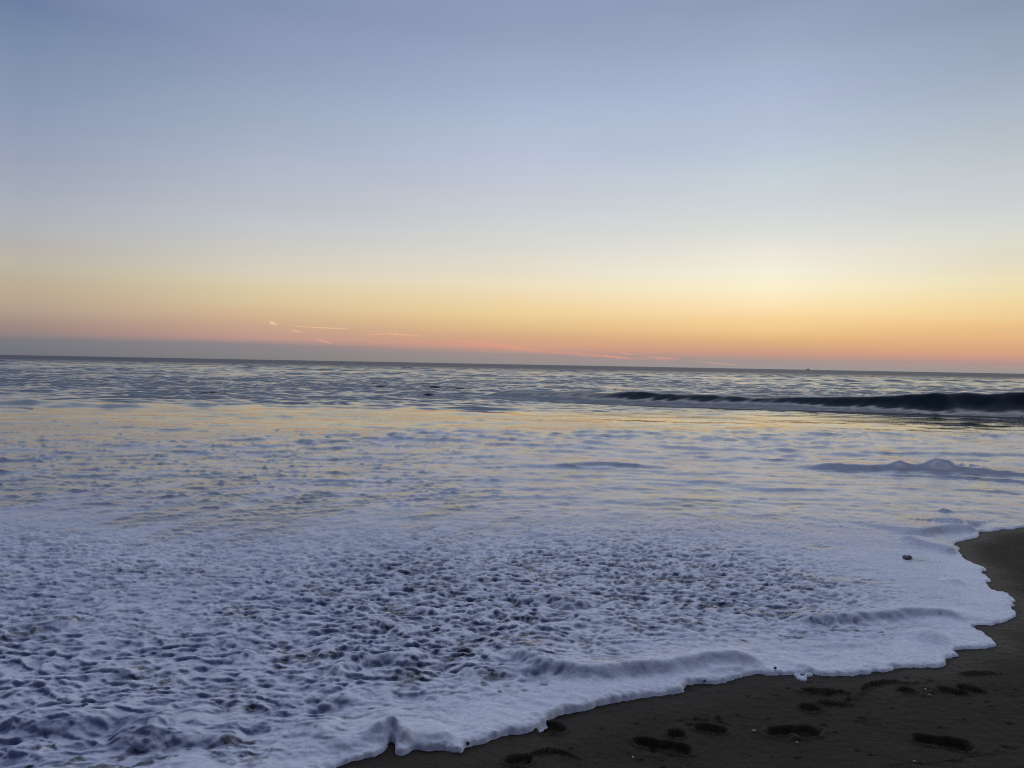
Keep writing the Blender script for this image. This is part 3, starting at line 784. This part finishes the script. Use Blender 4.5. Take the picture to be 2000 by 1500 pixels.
# the little torn scrap of foam in front of the rim
def scrap():
    z3 = 520 / 2000.0
    pol = smooth_poly(PL([(1480 + a * z3, 1280 + b * z3) for a, b in [(268,136),(300,140),(335,158),(348,150),(352,138),(385,134),(413,140),(408,152),(375,160),(366,172),(368,190),(345,192),(315,184),(290,164),(268,136)]]), 3)
    lo, hi = pol.min(0), pol.max(0)
    gx = np.linspace(lo[0] - .005, hi[0] + .005, 90); gy_ = np.linspace(lo[1] - .005, hi[1] + .005, 90)
    GX, GY = np.meshgrid(gx, gy_)
    d, _, _ = seg_dist(GX, GY, pol); ins = inside(GX, GY, pol)
    sd = np.where(ins, d, -d) + .003 * perlin(GX / .015, GY / .015, 300)
    z_ = 0.016 * np.sqrt(np.clip(sd / .022, 0, 1)) * (1 + .4 * perlin(GX / .02, GY / .02, 301)) - .003
    mk = np.max([sd[:-1, :-1], sd[1:, :-1], sd[:-1, 1:], sd[1:, 1:]], axis=0) > 0
    return grid_object('foam_scrap', GX, GY, z_, mk, M_SCRAP, {})
tag(scrap(), 'small torn V-shaped scrap of white foam left on the dark sand', 'foam scrap')

# ------------------------------------------------------------------ ship on the horizon
def boxes(name, bl, mat, parent, loc):
    vs, fs_ = [], []
    for (x0, x1, y0, y1, z0, z1, tx) in bl:
        b = len(vs)
        vs += [(x0 + tx, y0, z0), (x1 - tx, y0, z0), (x1 - tx, y1, z0), (x0 + tx, y1, z0), (x0, y0, z1), (x1, y0, z1), (x1, y1, z1), (x0, y1, z1)]
        fs_ += [(b, b + 3, b + 2, b + 1), (b + 4, b + 5, b + 6, b + 7), (b, b + 1, b + 5, b + 4), (b + 1, b + 2, b + 6, b + 5), (b + 2, b + 3, b + 7, b + 6), (b + 3, b, b + 4, b + 7)]
    me_ = bpy.data.meshes.new(name); me_.from_pydata(vs, [], fs_); me_.materials.append(mat)
    ob = bpy.data.objects.new(name, me_); COL.objects.link(ob); ob.parent = parent
    return ob
M_SHIP = simple('hazy_ship_paint', (0.80, 0.80, 0.80), .6, (.7, .7, .72), .2)
dv = ray(1578, 719.5); sx, sy = dv[0] / dv[1] * 8000, 8000
ship = bpy.data.objects.new('ship', None); COL.objects.link(ship); ship.location = (sx, sy, 0)
tag(ship, 'tiny dark ship on the horizon right of centre', 'ship')
boxes('hull', [(-22, 24, -4, 4, -1, 4.5, 2.5)], M_SHIP, ship, 0)
boxes('superstructure', [(-6, 12, -3, 3, 4.5, 9, .5), (-1, 8, -2.5, 2.5, 9, 12.5, .3)], M_SHIP, ship, 0)
boxes('funnel', [(-5, -2.5, -1, 1, 9, 13, .2)], M_SHIP, ship, 0)
boxes('mast', [(3, 3.8, -.4, .4, 12.5, 19, 0)], M_SHIP, ship, 0)

# ------------------------------------------------------------------ sunset cloud wisps and a planet
def wisp_mat(name, col, alpha, seed, freq):
    m, t = material(name)
    tcn = t.n('ShaderNodeTexCoord')
    lw = t.n('ShaderNodeLayerWeight'); lw.inputs[0].default_value = .5
    soft = t.math('POWER', t.math('SUBTRACT', 1.0, lw.outputs['Facing']), 1.4)
    n = t.noise(t.mapping(tcn.outputs['Object'], (freq, freq, freq * 6)), 1.0, 4, .6)
    a = t.math('MULTIPLY', t.math('MULTIPLY', soft, t.rng(n, .30, .62)), alpha)
    a = t.math('MULTIPLY', a, t.attr('taper'), clamp=True)
    e = t.n('ShaderNodeEmission'); e.inputs[0].default_value = (*lin(col), 1); e.inputs[1].default_value = 1.0
    tr = t.n('ShaderNodeBsdfTransparent'); mx = t.n('ShaderNodeMixShader')
    t.l(a, mx.inputs[0]); t.l(tr.outputs[0], mx.inputs[1]); t.l(e.outputs[0], mx.inputs[2])
    o_ = t.n('ShaderNodeOutputMaterial'); t.l(mx.outputs[0], o_.inputs[0])
    return m
DC = 20000.0
def wisp(pts, wpx, col, alpha, label, k):
    wpx *= 1.25
    c3 = []
    for a, b in pts:
        d = ray(a, b); c3.append(Vector((d[0] / d[1] * DC, DC, H + d[2] / d[1] * DC)))
    q = smooth_poly(np.array([list(v) for v in c3]), 8)
    cen = q.mean(0); q = q - cen
    n = len(q); seg = 14; r0 = wpx / 2 / F * DC
    vs, fs_, tp = [], [], []
    for i in range(n):
        t_ = i / (n - 1); e = math.sin(math.pi * min(max(t_, .0), 1)) ** .6
        rr = r0 * (.25 + .75 * e) * (1 + .25 * math.sin(i * 1.7 + k))
        for j in range(seg):
            an = 2 * math.pi * j / seg
            vs.append((q[i][0], q[i][1] + math.cos(an) * rr * 3, q[i][2] + math.sin(an) * rr)); tp.append(min(1, e * 1.1) if 0 < i < n - 1 else 0)
    for i in range(n - 1):
        for j in range(seg):
            fs_.append((i * seg + j, i * seg + (j + 1) % seg, (i + 1) * seg + (j + 1) % seg, (i + 1) * seg + j))
    me_ = bpy.data.meshes.new('cloud_wisp'); me_.from_pydata(vs, [], fs_)
    me_.polygons.foreach_set('use_smooth', [True] * len(fs_))
    at = me_.attributes.new('taper', 'FLOAT', 'POINT'); at.data.foreach_set('value', tp)
    me_.materials.append(wisp_mat('sunset_wisp', col, alpha, k, 0.0022))
    ob = bpy.data.objects.new('cloud_wisp', me_); COL.objects.link(ob); ob.location = cen
    tag(ob, label, 'cloud', 'pink cloud wisps above the horizon')
WISPS = [
 ([(690,667),(800,668),(890,671),(1000,681),(1110,690.5),(1230,699.5),(1330,704)], 7.0, (220,152,134), .36, 'long faint salmon band of cloud lying along the top of the grey haze'),
 ([(527,629),(533,631),(541,634)], 5.5, (250,205,165), 1.0, 'small bright puff, farthest left of the cloud wisps'),
 ([(556,636),(618,639.5),(650,641),(684,642.5)], 2.4, (243,196,160), .9, 'thin straight pale line of cloud right of the bright puff'),
 ([(567,645),(578,646.5),(591,649.5)], 3.2, (240,186,158), .9, 'short pale dash of cloud below the bright puff'),
 ([(611,660),(630,665.5),(651,672)], 4.0, (233,165,146), .8, 'slanting pink dash of cloud resting on the grey haze'),
 ([(715,654.5),(756,651.5),(787,653.5),(830,657)], 4.2, (240,178,146), .75, 'pink streak of cloud above the haze, left of the longest one'),
 ([(870,663.5),(935,670),(974,673.5),(1010,679),(1064,686)], 6.0, (236,158,132), .5, 'longest salmon pink streak of cloud near the centre'),
 ([(1105,687),(1160,693),(1212,698.5),(1238,701)], 4.5, (226,150,132), .75, 'pink streak of cloud just right of the longest streak'),
 ([(1210,689.5),(1222,691),(1236,693)], 2.4, (232,168,138), .7, 'faint short dash of cloud above the lower pink streaks'),
 ([(1255,696),(1290,699),(1330,701.5)], 3.6, (228,158,142), .8, 'pale pink streak of cloud right of centre'),
 ([(1345,704),(1380,707),(1410,710.5),(1450,713)], 3.0, (208,158,142), .75, 'faintest wisp of cloud, lowest and farthest right'),
]
for k, w_ in enumerate(WISPS): wisp(*w_, k)

m, t = material('planet_glow')
e = t.n('ShaderNodeEmission'); e.inputs[0].default_value = (1, .82, .6, 1); e.inputs[1].default_value = 1.2
o_ = t.n('ShaderNodeOutputMaterial'); t.l(e.outputs[0], o_.inputs[0])
dv = ray(1881, 656)
pl = lump('planet', (dv[0] * 50000, dv[1] * 50000), (20, 20, 20), m, H + dv[2] * 50000, 1, 0, 0, 12)
tag(pl, 'tiny bright point of a planet low in the orange sky at right', 'planet')

# ------------------------------------------------------------------ render settings
sc.render.engine = 'CYCLES'
sc.cycles.max_bounces = 5
sc.cycles.diffuse_bounces = 3
sc.cycles.transparent_max_bounces = 12
sc.cycles.use_denoising = False
sc.cycles.use_adaptive_sampling = False
sc.cycles.filter_width = 1.1
sc.view_settings.view_transform = 'Standard'
sc.view_settings.look = 'None'
sc.view_settings.exposure = 0
sc.view_settings.gamma = 1
